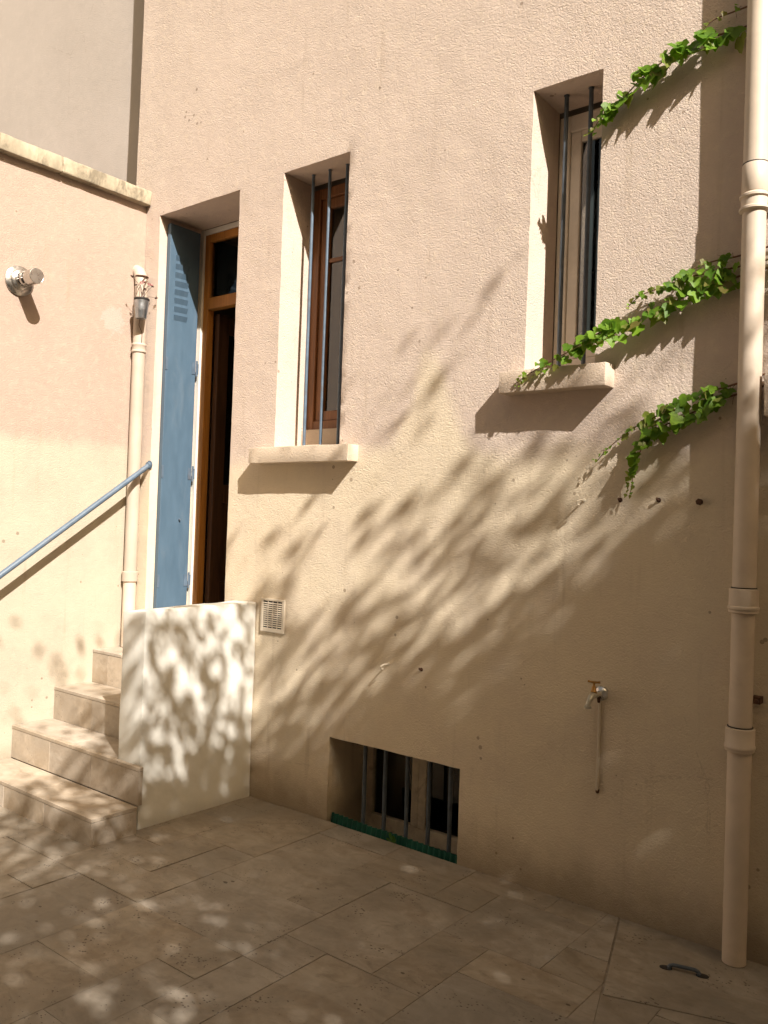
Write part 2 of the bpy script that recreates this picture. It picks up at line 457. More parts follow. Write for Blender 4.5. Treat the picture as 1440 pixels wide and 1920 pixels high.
def slab_tile(poly, dz, tilt, mb=None):
    """a paving slab with softly broken top edge"""
    c = sum(poly, Vector())/len(poly); m = mb or MB(); k = len(m.v); n = len(poly)
    ar = sum(poly[i].x*poly[(i+1) % n].y - poly[(i+1) % n].x*poly[i].y for i in range(n))
    if ar < 0: poly = poly[::-1]
    top = []
    for p in poly:
        d = (p-c); ins = p - d.normalized()*.002
        z = dz + tilt[0]*(p.x-c.x) + tilt[1]*(p.y-c.y)
        m.v.append(Vector((p.x, p.y, -.03))); top.append((ins, p, z))
    for ins, p, z in top: m.v.append(Vector((p.x, p.y, z-.0012)))
    for ins, p, z in top: m.v.append(Vector((ins.x, ins.y, z)))
    for i in range(n):
        i2 = (i+1) % n
        m.f.append((k+i, k+i2, k+n+i2, k+n+i)); m.f.append((k+n+i, k+n+i2, k+2*n+i2, k+2*n+i))
    m.f.append(tuple(k+2*n+i for i in range(n)))
    return m
for (i, j, w, h) in tiles:
    x0, x1 = X0+i*UX, X0+(i+w)*UX; y0, y1 = Y0+j*UY, min(Y0+(j+h)*UY, -.003)
    if y1-y0 < .02 or x1 < .0 or x0 > 11.4 or y0 < -6.98: continue
    x0 = max(x0, .004)
    # under the stairs and parapet nothing is laid
    if x1 < 1.20 and y0 > -1.0: continue
    x1_ = x1
    g = .0003 + rng.random()*.0009
    poly = [Vector((x0+g, y0+g, 0)), Vector((x1_-g, y0+g, 0)), Vector((x1_-g, y1-g, 0)), Vector((x0+g, y1-g, 0))]
    pieces = [poly]
    if x1 > 3.25 and x0 < 4.4 and y1 > -.75:
        pieces = [p for p in clip_out(poly, cov) if parea(p) > .0006]
    for p in pieces:
        dz = rng.uniform(-.0015, .0012); tilt = (rng.uniform(-.004, .004), rng.uniform(-.004, .004))
        if x0 < 5.4 and y1 > -3.0:
            slab_tile(p, dz, tilt).build('paving_tile', 'trav', bed)
        else:
            slab_tile(p, dz, tilt, far)
tag(far.build('paving_tiles', 'trav', bed), kind='stuff')

# ------------------------------------------------------------------ house
house = thing('house', (2, 0, 0), 'pink and cream rendered house with barred windows and an open blue-shuttered doorway', 'house')
OPEN = [  # x0, x1, z0, z1, reveal depth
    (.141, .886, .88, 3.411, .33),
    (1.245, 1.722, 1.90, 3.424, .235),
    (2.781, 3.104, 2.175, 3.424, .25),
    (3.87, 4.35, 2.09, 3.424, .25),
    (1.723, 2.517, -.14, .423, .30)]
WX0, WX1, WZ1 = -.125, 9.5, 8.2
def breaks(vals, step):
    vals = sorted(set(vals)); out = []
    for a, b in zip(vals, vals[1:]):
        n = max(1, math.ceil((b-a)/step)); out += [a+(b-a)*k/n for k in range(n)]
    return out + [vals[-1]]
def build_wall():
    xs = breaks([WX0, 4.6]+[o[k] for o in OPEN for k in (0, 1)], .045) + [5.2, 6, 7, 8, WX1]
    zs = breaks([-.3, 4.9]+[o[k] for o in OPEN for k in (2, 3)], .045) + [5.4, 5.9, 7.0, WZ1]
    V, F, idx = [], [], {}
    def inside(x, z):
        return any(o[0] < x < o[1] and o[2] < z < o[3] for o in OPEN)
    def vert(i, k):
        key = (i, k)
        if key not in idx:
            x, z = xs[i], zs[k]
            y = fb((x, 0, z), 1.1, 2)*.006 + fb((x, 0, z), 7, 5)*.0016
            jx = jz = 0
            for o in OPEN:   # hand-made arrises wander a little
                onx = min(abs(x-o[0]), abs(x-o[1])) < 1e-6 and o[2]-1e-6 <= z <= o[3]+1e-6
                onz = min(abs(z-o[2]), abs(z-o[3])) < 1e-6 and o[0]-1e-6 <= x <= o[1]+1e-6
                if onx or onz:
                    jx = fb((x, 1, z), 13, 8)*.0022; jz = fb((x, 2, z), 13, 9)*.0022; y += abs(fb((x, 3, z), 30, 4))*.003
            idx[key] = len(V); V.append((x+jx, y, z+jz))
        return idx[key]
    nx, nz = len(xs), len(zs)
    for i in range(nx-1):
        for k in range(nz-1):
            if inside((xs[i]+xs[i+1])/2, (zs[k]+zs[k+1])/2): continue
            F.append((vert(i, k), vert(i+1, k), vert(i+1, k+1), vert(i, k+1)))
    for o in OPEN:   # reveals
        ii = [i for i, x in enumerate(xs) if o[0]-1e-6 <= x <= o[1]+1e-6]; kk = [k for k, z in enumerate(zs) if o[2]-1e-6 <= z <= o[3]+1e-6]
        def strip(keys, flip):
            rings = []
            for q in (0.0, .03, .12, o[4]*.6, o[4]):
                row = []
                for (i, k) in keys:
                    if q == 0: row.append(vert(i, k)); continue
                    x, z = xs[i], zs[k]; w = fb((x, q, z), 5, 12)*.0025
                    V.append((x + (w if flip[1] == 'x' else 0), q, z + (w if flip[1] == 'z' else 0))); row.append(len(V)-1)
                rings.append(row)
            for a, b in zip(rings, rings[1:]):
                for t in range(len(a)-1):
                    f = (a[t], a[t+1], b[t+1], b[t]); F.append(f if flip[0] else f[::-1])
        strip([(ii[0], k) for k in kk], (True, 'x')); strip([(ii[-1], k) for k in kk], (False, 'x'))
        strip([(i, kk[-1]) for i in ii], (True, 'z')); strip([(i, kk[0]) for i in ii], (False, 'z'))
    # end wall at the left corner, and the top
    k = len(V)
    V += [(WX0, .004, -.3), (WX0, 4.0, -.3), (WX0, 4.0, WZ1), (WX0, .004, WZ1)]; F.append((k, k+3, k+2, k+1))
    k = len(V)
    V += [(WX1, 0, -.3), (WX1, 4.0, -.3), (WX1, 4.0, WZ1), (WX1, 0, WZ1)]; F.append((k, k+1, k+2, k+3))
    o = add('wall', V, F, 'plaster', house)
    o.data.polygons.foreach_set('use_smooth', [True]*len(F)); o.data.set_sharp_from_angle(angle=math.radians(40))
    return o
wall = build_wall()
# rooms behind the openings: closed boxes seen from inside
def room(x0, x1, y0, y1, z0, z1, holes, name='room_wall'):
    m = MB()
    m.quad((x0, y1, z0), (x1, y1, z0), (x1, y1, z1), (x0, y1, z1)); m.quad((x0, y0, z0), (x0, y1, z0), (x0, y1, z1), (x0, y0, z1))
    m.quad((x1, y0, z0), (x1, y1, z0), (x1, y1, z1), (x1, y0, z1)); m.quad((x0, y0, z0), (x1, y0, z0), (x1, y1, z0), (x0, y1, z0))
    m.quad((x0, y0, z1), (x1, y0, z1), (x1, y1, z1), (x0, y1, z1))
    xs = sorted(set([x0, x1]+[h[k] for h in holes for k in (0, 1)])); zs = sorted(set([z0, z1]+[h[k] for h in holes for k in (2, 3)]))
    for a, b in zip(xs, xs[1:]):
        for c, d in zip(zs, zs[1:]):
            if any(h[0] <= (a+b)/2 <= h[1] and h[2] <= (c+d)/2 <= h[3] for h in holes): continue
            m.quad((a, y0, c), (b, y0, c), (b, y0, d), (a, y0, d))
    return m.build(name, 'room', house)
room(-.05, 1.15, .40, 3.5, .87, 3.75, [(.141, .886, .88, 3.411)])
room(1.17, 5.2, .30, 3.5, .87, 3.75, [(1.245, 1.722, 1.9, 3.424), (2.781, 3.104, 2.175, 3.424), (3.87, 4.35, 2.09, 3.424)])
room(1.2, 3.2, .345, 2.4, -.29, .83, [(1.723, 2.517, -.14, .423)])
# roof with eaves far above the picture
rf = MB()
rf.quad((WX0-.02, -.45, WZ1+.02), (WX1+.3, -.45, WZ1+.02), (WX1+.3, 4.3, WZ1+1.9), (WX0-.02, 4.3, WZ1+1.9))
rf.quad((WX0-.02, -.45, WZ1-.08), (WX0-.02, 4.3, WZ1-.08), (WX1+.3, 4.3, WZ1-.08), (WX1+.3, -.45, WZ1-.08))
rf.quad((WX0-.02, -.45, WZ1-.08), (WX1+.3, -.45, WZ1-.08), (WX1+.3, -.45, WZ1+.02), (WX0-.02, -.45, WZ1+.02))
rf.build('roof', 'rust', house)

def sill(win, x0, x1, z0, z1, seed, y0=-.084):
    c = [(x, y, z) for z in (z0, z1) for y in (y0, .20) for x in (x0, x1)]
    c = [Vector(q) for q in c]
    for q in c[4:6]: q.z -= .008          # weathering slope
    return rough_slab('sill', 'sill', win, c, .03, .0035, 9, seed, .0025)
def bar(win, x, y, z0, z1, mat, r=.0085):
    m = MB(); n = 8
    m.tube([(x+fb((x, k, 0), 1, 3)*.0015, y, z0+(z1-z0)*k/n) for k in range(n+1)], r, 12)
    m.lathe((x, y, z1-.003), (0, 0, 1), [(0, r*1.25), (.003, r*1.3)], 12)
    return m.build('bar', mat, win, smooth=True)
def frame_rect(m, x0, x1, z0, z1, y0, y1, w, wb=None, wt=None):
    wb = wb or w; wt = wt or w
    m.box(x0, x0+w, y0, y1, z0, z1); m.box(x1-w, x1, y0, y1, z0, z1)
    m.box(x0+w, x1-w, y0+.001, y1, z0, z0+wb); m.box(x0+w, x1-w, y0+.001, y1, z1-wt, z1)
    return m
def pane(parent, x0, x1, y, z0, z1):
    return MB().box(x0, x1, y, y+.004, z0, z1).build('pane', 'glass', parent)
def curtain(parent, x0, x1, y, z0, z1, name='curtain', mat='curtain'):
    m = MB(); n = 36
    for k in range(n+1):
        x = x0+(x1-x0)*k/n; yy = y + .012*math.sin(k*1.35) + .006*math.sin(k*.7)
        m.v += [Vector((x, yy, z0)), Vector((x, yy, z1)), ]
    for k in range(n): m.f.append((2*k, 2*k+2, 2*k+3, 2*k+1))
    return m.build(name, mat, parent, smooth=True)

# -- middle window, brown wood
w1 = frame_rect(MB(), 1.247, 1.720, 2.03, 3.40, .238, .296, .055, .05, .06).build('window', 'brown', house, bevel=.004)
tag(w1, 'narrow window with brown wooden frame behind three blue bars')
s1 = frame_rect(MB(), 1.3035, 1.6635, 2.0815, 3.338, .252, .290, .062, .055, .055)
s1.box(1.3655, 1.6015, .256, .286, 2.975, 2.998)
s1 = s1.build('sash', 'brown', w1, bevel=.004)
pane(w1, 1.36, 1.61, .268, 2.13, 2.98); pane(w1, 1.36, 1.61, .268, 2.99, 3.29)
curtain(w1, 1.40, 1.72, .36, 2.0, 3.4)
rough_slab('ledge', 'sill', w1, [Vector((x, y, z)) for z in (1.905, 2.029) for y in (.205, .30) for x in (1.2455, 1.7215)], .04, .002, 9, 4, .004)
sill(w1, 1.132, 1.852, 1.82, 1.912, 2)
for x in (1.361, 1.484, 1.609): bar(w1, x, .111, 1.90, 3.422, 'blue_iron')
# -- right window, off-white
w2 = frame_rect(MB(), 2.783, 3.102, 2.235, 3.40, .252, .30, .052, .05, .075).build('window', 'offwhite', house, bevel=.004)
tag(w2, 'narrow window with off-white frame behind two dark bars')
frame_rect(MB(), 2.8365, 3.0485, 2.2865, 3.324, .262, .296, .05, .075, .05).build('sash', 'offwhite', w2, bevel=.005)
pane(w2, 2.88, 3.01, .276, 2.35, 3.28)
rough_slab('ledge', 'sill', w2, [Vector((x, y, z)) for z in (2.178, 2.232) for y in (.212, .31) for x in (2.7815, 3.1035)], .04, .003, 9, 6, .008)
sill(w2, 2.703, 3.191, 2.092, 2.192, 5)
for x in (2.882, 2.998): bar(w2, x, .117, 2.16, 3.422, 'iron', .010)
# -- window beyond the downpipe, mostly out of the picture
w3 = frame_rect(MB(), 3.872, 4.348, 2.13, 3.40, .252, .30, .052, .05, .075).build('window', 'offwhite', house, bevel=.004)
tag(w3, 'window at the picture edge right of the tall downpipe')
frame_rect(MB(), 3.9255, 4.2945, 2.1815, 3.324, .262, .296, .05, .075, .05).build('sash', 'offwhite', w3, bevel=.005)
pane(w3, 3.97, 4.25, .276, 2.25, 3.28)
sill(w3, 3.787, 4.43, 1.935, 2.105, 9)
# -- cellar window
w4 = MB()
frame_rect(w4, 1.725, 2.515, -.10, .42, .302, .342, .045, .075, .03)
w4.box(2.03, 2.075, .300, .338, -.025, .39); w4.box(2.0765, 2.125, .296, .338, -.025, .39)
w4 = w4.build('cellar_window', 'old_white', house, bevel=.004)
tag(w4, 'low cellar window with five dark bars at ground level')
pane(w4, 1.77, 2.03, .325, -.02, .39); pane(w4, 2.125, 2.47, .325, -.02, .39)
rough_slab('ledge', 'coping', w4, [Vector((x, y, z)) for z in (-.2, -.115) for y in (.004, .30) for x in (1.7245, 2.5155)], .05, .006, 9, 14, .01)
for x in (1.915, 2.045, 2.181, 2.309, 2.43): bar(w4, x, .06, -.14, .422, 'iron', .0105)
# -- door
door = MB()
door.box(.176, .222, .338, .392, .885, 3.375); door.box(.80, .846, .338, .392, .885, 3.375)
door.box(.222, .80, .339, .392, 3.325, 3.375); door.box(.222, .80, .336, .392, 2.88, 2.955)
door = door.build('door', 'oak', house, bevel=.004)
tag(door, 'doorway frame of varnished orange-brown wood with transom light')
box('casing', 'white', door, .142, .1755, .325, .40, .885, 3.409, .003)
box('casing', 'white', door, .8465, .885, .325, .40, .885, 3.409, .003)
box('casing', 'white', door, .1765, .8455, .331, .40, 3.376, 3.409, .003)
box('threshold', 'trav_step', door, .142, .885, -.012, .40, .845, .8845, .004)
pane(door, .215, .81, .362, 2.95, 3.33)
curtain(door, .42, .80, .43, 2.93, 3.40)
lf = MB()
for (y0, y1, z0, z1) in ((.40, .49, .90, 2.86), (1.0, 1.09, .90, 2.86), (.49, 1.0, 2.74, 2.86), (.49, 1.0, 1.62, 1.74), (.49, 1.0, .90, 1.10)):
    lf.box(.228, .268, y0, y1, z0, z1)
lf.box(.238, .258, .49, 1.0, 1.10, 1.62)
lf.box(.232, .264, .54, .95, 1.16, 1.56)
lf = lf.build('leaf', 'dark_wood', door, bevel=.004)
MB().box(.246, .250, .485, 1.005, 1.735, 2.745).build('pane', 'glass', door)
hd = MB(); hd.lathe((.268, 1.045, 1.90), (1, 0, 0), [(0, .02), (.008, .02), (.01, .008), (.05, .008)], 12); hd.tube([(.315, 1.045, 1.90), (.318, .93, 1.90)], .008, 8)
hd.build('handle', 'brass', door, smooth=True)
# -- shutter folded against the reveal
sh = MB()
sh.box(.156, .186, .052, .288, .905, 3.372)
shutter = sh.build('shutter', 'blue', house, bevel=.003)
tag(shutter, 'blue folding shutter with louvres standing open against the door reveal')
box('rear_leaf', 'blue', shutter, .1425, .154, .058, .292, .905, 3.372, .003)
for k in range(8):      # louvre slats in the upper part
    z = 2.765 + k*.0545
    m = MB()
    m.v += [Vector(p) for p in ((.1858, .098, z), (.1858, .198, z+.004), (.1866, .198, z+.004), (.1866, .098, z),
                                (.1858, .098, z+.034), (.1858, .198, z+.038), (.1985, .198, z+.036), (.1985, .098, z+.032))]
    m.f += [(0, 1, 2, 3), (4, 7, 6, 5), (3, 2, 6, 7), (0, 3, 7, 4), (1, 5, 6, 2)]
    m.build('slat', 'blue', shutter)
for z in (2.485, 1.80, 1.11):
    h = MB(); h.box(.1865, .1895, .256, .284, z-.038, z+.038); h.lathe((.196, .288, z-.05), (0, 0, 1), [(0, .006), (.1, .006)], 10)
    h.box(.186, .1895, .292, .308, z-.034, z+.034)
    h.build('hinge', 'blue_iron', shutter, bevel=0)
    g = MB(); g.box(.1865, .189, .050, .066, z-.04, z+.04); g.build('hinge', 'blue_iron', shutter)
st = MB(); st.lathe((.187, .2, 1.5), (1, 0, 0), [(0, .006), (.012, .006)], 8); st.build('stud', 'blue_iron', shutter)
hk = MB(); hk.tube([(.60, .30, 3.41), (.60, .30, 3.385), (.612, .30, 3.377), (.62, .30, 3.39)], .004, 6); hk.build('hook', 'rust', house)

# ------------------------------------------------------------------ neighbour building, set back behind the side wall
nb = thing('neighbour_building', (-3, .2, 0), 'grey beige building rising behind the side wall', 'building')
def sheet(name, mat, parent, p0, du, dv, nu, nv, nrm, amp, seed):
    V, F = [], []; p0, du, dv, nrm = map(Vector, (p0, du, dv, nrm))
    for a in range(nu+1):
        for b in range(nv+1):
            p = p0+du*(a/nu)+dv*(b/nv); V.append(p+nrm*(fb(p, 1.2, seed)*amp+fb(p, 7, seed+2)*amp*.3))
    for a in range(nu):
        for b in range(nv):
            q = a*(nv+1)+b; F.append((q, q+nv+1, q+nv+2, q+1))
    return add(name, V, F, mat, parent, True)
sheet('wall', 'plaster_grey', nb, (-8, .2, -.3), (7.9, 0, 0), (0, 0, 8.9), 80, 70, (0, -1, 0), .006, 21)
m = MB(); m.quad((-8, .2, 8.6), (-.1, .2, 8.6), (-.1, 4, 9.2), (-8, 4, 9.2)); m.quad((-8, .21, -.3), (-8, 4, -.3), (-8, 4, 9.2), (-8, .21, 8.6))
m.quad((-8, 4, -.3), (-.13, 4, -.3), (-.13, 4, 9.2), (-8, 4, 9.2)); m.quad((-.13, .21, -.3), (-.13, 4, -.3), (-.13, 4, 9.2), (-.13, .21, 8.6))
m.build('roof', 'plaster_grey', nb)

# ------------------------------------------------------------------ side wall with coping
gw = thing('side_wall', (0, -3, 0), 'bright cream side wall with bare repair patch, left of the steps', 'wall')
sheet('wall', 'plaster_side', gw, (0, -7.0, -.3), (0, 6.998, 0), (0, 0, 3.795), 150, 80, (1, 0, 0), .004, 31)
m = MB(); m.quad((-.24, -7, -.3), (-.24, .15, -.3), (-.24, .15, 3.49), (-.24, -7, 3.49)); m.quad((0, -7, -.3), (-.24, -7, -.3), (-.24, -7, 3.49), (0, -7, 3.49))
m.build('rear_face', 'plaster_side', gw)
ys = [-.003, -.62, -1.28, -2.0, -2.72, -3.45, -4.2, -4.95, -5.7, -6.4, -7.05]
for k, (a, b) in enumerate(zip(ys, ys[1:])):
    rough_slab('coping_stone', 'coping', gw, [Vector((x, y, z)) for z in (3.492, 3.583) for y in (b+.002, a-.002) for x in (-.29, .05)], .04, .004, 12, 40+k, .008)

# ------------------------------------------------------------------ steps
stairs = thing('steps', (.6, -.6, 0), 'short flight of travertine-tiled steps climbing to the doorway', 'steps')
def step(y0, yb, x1, z0, z1, joints, tj, end=True, xw=0.003):
    """core block; tread and riser tiles as separate slabs"""
    core = MB().box(xw, x1-.016, y0+.016, yb, z0-.0, z1-.019).build('step', 'mortar', stairs)
    js = [xw]+joints+[x1]
    for a, b in zip(js, js[1:]):
        box('riser_tile', 'trav_step', core, a+.001, b-.0015, y0+.002, y0+.015, z0+.001, z1-.0195, .002)
    if end:
        box('riser_tile', 'trav_step', core, x1-.015, x1-.002, y0+.0155, yb-.001, z0+.001, z1-.0195, .002)
    ts = [xw]+tj+[x1]
    for a, b in zip(ts, ts[1:]):
        box('tread_tile', 'trav_step', core, a+.001, b-.0012, y0, yb-.001, z1-.018, z1, .0018)
    return core
step(-1.006, -.759, 1.196, -.02, .125, [.40, .789], [.62])
core2 = step(-.760, -.7335, 1.196, .126, .308, [.40, .789], [.58])
# deep part of the second tread, between the side wall and the white parapet
MB().box(.003, .970, -.733, -.512, -.02, .289).build('step', 'mortar', stairs)
for a, b in ((.003, .58), (.58, .970)): box('tread_tile', 'trav_step', core2, a+.001, b-.0012, -.7328, -.5115, .290, .308, .002)
step(-.511, -.267, .970, .30, .493, [.392, .80], [.46], end=False)
step(-.266, -.021, .970, .485, .691, [.166, .56], [.30, .72], end=False)
step(-.020, -.004, .970, .685, .878, [.35, .75], [.45], end=False)
MB().box(.003, .970, -.51, -.006, -.02, .30).build('step', 'mortar', stairs)

# ------------------------------------------------------------------ white parapet
pc = [(.974, -.732, -.01), (1.16, -.732, -.01), (.974, -.003, -.01), (1.16, -.003, -.01),
      (.974, -.732, 1.036), (1.16, -.732, 1.053), (.974, -.003, 1.055), (1.16, -.003, 1.064)]
par = rough_slab('parapet', 'white', None, [Vector(c) for c in pc], .05, .004, 5, 51, .014)
tag(par, 'low white rendered wall block beside the steps, dappled with leaf shade', 'low wall')

# ------------------------------------------------------------------ handrail
hr = thing('handrail', (.135, -.6, 1.4), 'blue metal handrail sloping along the side wall', 'handrail')
RX = .135
def railp(y): return Vector((RX, y, 1.838 + .722*y))
rail = MB(); rail.tube([railp(-.012), railp(-.4), railp(-.9), railp(-1.35), railp(-1.40)+Vector((-.01, 0, -.01)), Vector((.06, -1.42, .80)), Vector((.001, -1.42, .80))], .0165, 14)
rail.build('rail', 'blue_iron', hr, smooth=True)
fl = MB(); fl.lathe((RX, -.001, 1.836), (0, -1, 0), [(0, .028), (.005, .028), (.006, .018), (.02, .017)], 16); fl.build('flange', 'blue_iron', hr, smooth=True)
fl = MB(); fl.lathe((.001, -1.42, .80), (1, 0, 0), [(0, .03), (.005, .03)], 16); fl.build('flange', 'blue_iron', hr, smooth=True)

# ------------------------------------------------------------------ downpipes
dp = thing('downpipe', (3.731, -.060, 0), 'tall cream painted downpipe on the right with leaves climbing behind it', 'downpipe')
px, py = 3.731, -.060
def coll(parent, z0, z1, r0, r1, x, y, mat, name='collar', lips=()):
    prof = [(0, r0), (.004, r1)]
    for (a, rr) in lips: prof += [(a-.008, r1), (a-.004, rr), (a+.004, rr), (a+.008, r1)]
    prof += [(z1-z0-.004, r1), (z1-z0, r0)]
    m = MB(); m.lathe((x, y, z0), (0, 0, 1), prof, 28); return m.build(name, mat, parent, smooth=True)
def pipe_seg(parent, x, y, z0, z1, r, mat, lean=0):
    m = MB(); m.tube([(x+lean*fb((x, y, z), 1, 2), y, z) for z in [z0+(z1-z0)*k/6 for k in range(7)]], r, 28); return m.build('pipe_section', mat, parent, smooth=True)
pipe_seg(dp, px, py, .003, .765, .0405, 'pipe'); pipe_seg(dp, px, py, .80, 1.245, .0395, 'pipe')
pipe_seg(dp, px, py, 1.30, 2.69, .0405, 'pipe'); pipe_seg(dp, px, py, 2.72, 6.1, .042, 'pipe')
coll(dp, .745, .832, .041, .050, px, py, 'pipe', lips=((.018, .053),))
coll(dp, 1.235, 1.325, .041, .050, px, py, 'pipe', lips=((.02, .0535),))
coll(dp, 2.672, 2.742, .0425, .046, px, py, 'pipe', lips=((.012, .052), (.058, .052)))
coll(dp, 2.742, 2.848, .0425, .045, px, py, 'pipe', name='sleeve')
for z in (.8315, 1.3245, 2.8475):
    m = MB(); m.lathe((px, py, z), (0, 0, 1), [(0, .0437), (.0035, .0437)], 28); m.build('gap_shade_ring', 'gap_rim_dark', dp)  # solid dark ring paints the shaded gap at the collar top
for z in (2.705, .93, 4.4):
    m = MB(); m.box(px+.03, px+.06, -.046, -.001, z-.012, z+.012); m.lathe((px+.052, -.052, z), (0, -1, 0), [(0, .008), (.014, .008)], 8)
    m.build('bracket', 'rust' if z < 2 else 'pipe', dp)
rng = random.Random(3)
dl = thing('downpipe', (.045, -.052, .69), 'thin cream downpipe in the corner behind the handrail', 'downpipe')
qx, qy = .046, -.053
pipe_seg(dl, qx, qy, .695, 1.13, .040, 'pipe'); pipe_seg(dl, qx, qy, 1.15, 2.55, .0395, 'pipe_pale')
m = MB(); m.tube([(qx, qy, 2.56), (qx, qy, 2.90), (qx, qy, 2.98), (qx-.008, qy, 3.02), (qx-.03, qy, 3.055), (qx-.07, qy, 3.075)], .0395, 28); m.build('bend', 'pipe_pale', dl, smooth=True)
coll(dl, 1.10, 1.165, .041, .049, qx, qy, 'pipe_pale', lips=())
coll(dl, 2.54, 2.60, .041, .043, qx, qy, 'pipe_pale', lips=((.008, .047), (.05, .046)))
m = MB(); m.lathe((qx, qy, 3.018), (0, 0, 1), [(0, .0405), (.004, .0425), (.009, .0405)], 24); m.build('wire_hoop', 'rust', dl, smooth=True)

# ------------------------------------------------------------------ flue terminal
ft = thing('flue_terminal', (0, -.827, 2.812), 'shiny steel boiler flue sticking out of the side wall', 'flue')
m = MB(); m.lathe((.004, -.827, 2.812), (1, 0, 0), [(0, .084), (.004, .084), (.0055, .0825), (.014, .058), (.0145, .05)], 48); m.build('wall_plate', 'steel', ft, smooth=True)
m = MB(); m.lathe((.02, -.827, 2.812), (1, 0, 0), [(0, .056), (.014, .056), (.017, .050), (.02, .044)], 40); m.build('collar', 'steel', ft, smooth=True)
m = MB(); m.lathe((.035, -.827, 2.812), (1, 0, 0), [(0, .036), (.115, .036)], 32); m.build('inner_tube', 'gap_rim_dark', ft, smooth=True)
for a, b in ((.04, .052), (.075, .094), (.118, .19)):
    m = MB(); m.lathe((a, -.827, 2.812), (1, 0, 0), [(0, .0395), (.001, .0425), (b-a-.001, .0425), (b-a, .040 if b < .19 else .0415)], 40); m.build('band', 'steel', ft, smooth=True)
for k in range(8):
    an = math.pi*2*k/8 + .2; c, s = math.cos(an), math.sin(an)
    m = MB(); m.tube([(.045, -.827+c*.041, 2.812+s*.041), (.125, -.827+c*.041, 2.812+s*.041)], .003, 6); m.build('strut', 'steel', ft)
m = MB(); m.lathe((.1901, -.827, 2.812), (1, 0, 0), [(0, .0415), (.0005, .0400), (-.020, .003), (-.0201, .0005)], 40); m.build('end_cone', 'steel', ft, smooth=True)

# ------------------------------------------------------------------ flower pot on the thin downpipe
fp = thing('flower_pot', (.137, -.108, 2.735), 'small zinc flower pot with dried stems hung on the corner downpipe', 'flower pot')
pxc, pyc = .137, -.110
m = MB(); m.lathe((pxc, pyc, 2.735), (0, 0, 1), [(0, .031), (.003, .033), (.06, .039), (.108, .0445), (.118, .0445)], 32); m.build('pot', 'zinc', fp, smooth=True)
m = MB(); m.lathe((pxc, pyc, 2.846), (0, 0, 1), [(0, .0455), (.004, .0475), (.013, .0475), (.016, .043)], 32); m.build('rim', 'gap_rim_dark', fp, smooth=True)
m = MB(); m.tube([(pxc-.035, pyc-.02, 2.855), (pxc-.04, pyc-.015, 2.93), (.088, qy, 3.02), (.09, qy+.02, 3.02), (pxc-.03, pyc+.03, 2.95), (pxc-.02, pyc+.035, 2.855)], .0022, 6); m.build('hanger', 'rust', fp)
m = MB(); m.tube([(pxc-.01, pyc, 2.735), (pxc-.025, pyc+.004, 2.70), (.088, qy-.01, 2.66), (.088, qy-.012, 2.60)], .002, 6); m.build('wire', 'rust', fp)
rr = random.Random(5)
tips = [((.15, -.195, 2.975), 'dead'), ((.16, -.115, 2.96), 'pinkflower'), ((.165, -.108, 2.915), 'dead'), ((.15, -.045, 2.95), 'dead'),
        ((.16, -.06, 2.955), 'pinkflower'), ((.17, -.085, 2.95), 'pinkflower'), ((.155, -.13, 2.95), 'pinkflower'), ((.16, -.02, 2.88), 'dead'), ((.15, -.165, 2.93), 'dead')]
for tp, kind in tips:
    a = Vector((pxc+rr.uniform(-.02, .02), pyc+rr.uniform(-.02, .02), 2.855)); b = Vector(tp); c = a.lerp(b, .5)+Vector((rr.uniform(-.01, .01), rr.uniform(-.015, .015), .015))
    m = MB(); m.tube([a, a.lerp(c, .6), c, c.lerp(b, .6), b], [.0016, .0015, .0014, .0012, .001], 5); m.build('stem', 'dead', fp)
    m = MB()
    for k in range(6 if kind == 'dead' else 7):
        an = k*1.05; d = Vector((math.cos(an)*.8, math.sin(an), rr.uniform(-.5, .7))).normalized()*(.012 if kind == 'dead' else .013)
        sd_ = d.orthogonal().normalized()*.005
        m.quad(b-d*.15, b+d*.55+sd_, b+d, b+d*.55-sd_)
    m.lathe(b-Vector((0, 0, .004)), (0, 0, 1), [(0, .002), (.003, .006), (.008, .003)], 7)
    m.build('flower_head', kind, fp)

# ------------------------------------------------------------------ vent grille
vg = thing('vent_grille', (1.29, 0, .998), 'small ivory slotted vent grille beside the white low wall', 'vent grille')
vx0, vx1, vz0, vz1 = 1.20, 1.379, .908, 1.088
box('backing', 'gap_rim_dark', vg, vx0+.02, vx1-.02, -.006, -.002, vz0+.02, vz1-.012, 0)
m = frame_rect(MB(), vx0, vx1, vz0, vz1, -.014, -.001, .017, .022, .012); m.build('frame', 'plastic_white', vg, bevel=.0025)
ns = 13; z0s, z1s = vz0+.022, vz1-.012; pitch = (z1s-z0s)/ns
for k in range(ns+1):
    z = z0s + k*pitch
    if 0 < k < ns:
        m = MB(); m.v += [Vector(p) for p in ((vx0+.017, -.0125, z-.0028), (vx1-.017, -.0125, z-.0028), (vx1-.017, -.0075, z+.0028), (vx0+.017, -.0075, z+.0028),
                                           (vx0+.017, -.0105, z-.0038), (vx1-.017, -.0105, z-.0038), (vx1-.017, -.0062, z+.0018), (vx0+.017, -.0062, z+.0018))]
        m.f += [(0, 1, 2, 3), (4, 7, 6, 5), (0, 4, 5, 1), (3, 2, 6, 7)]
        m.build('slat', 'plastic_white', vg)
for k in (1, 2, 3):
    x = vx0+.017+(vx1-vx0-.034)*k/4; box('divider', 'plastic_white', vg, x-.0018, x+.0018, -.0115, -.0065, z0s, z1s, 0)
m = MB(); m.lathe((1.289, -.006, .998), (0, -1, 0), [(0, .007), (.007, .007), (.0085, .005)], 14); m.build('screw_boss', 'plastic_white', vg, smooth=True)

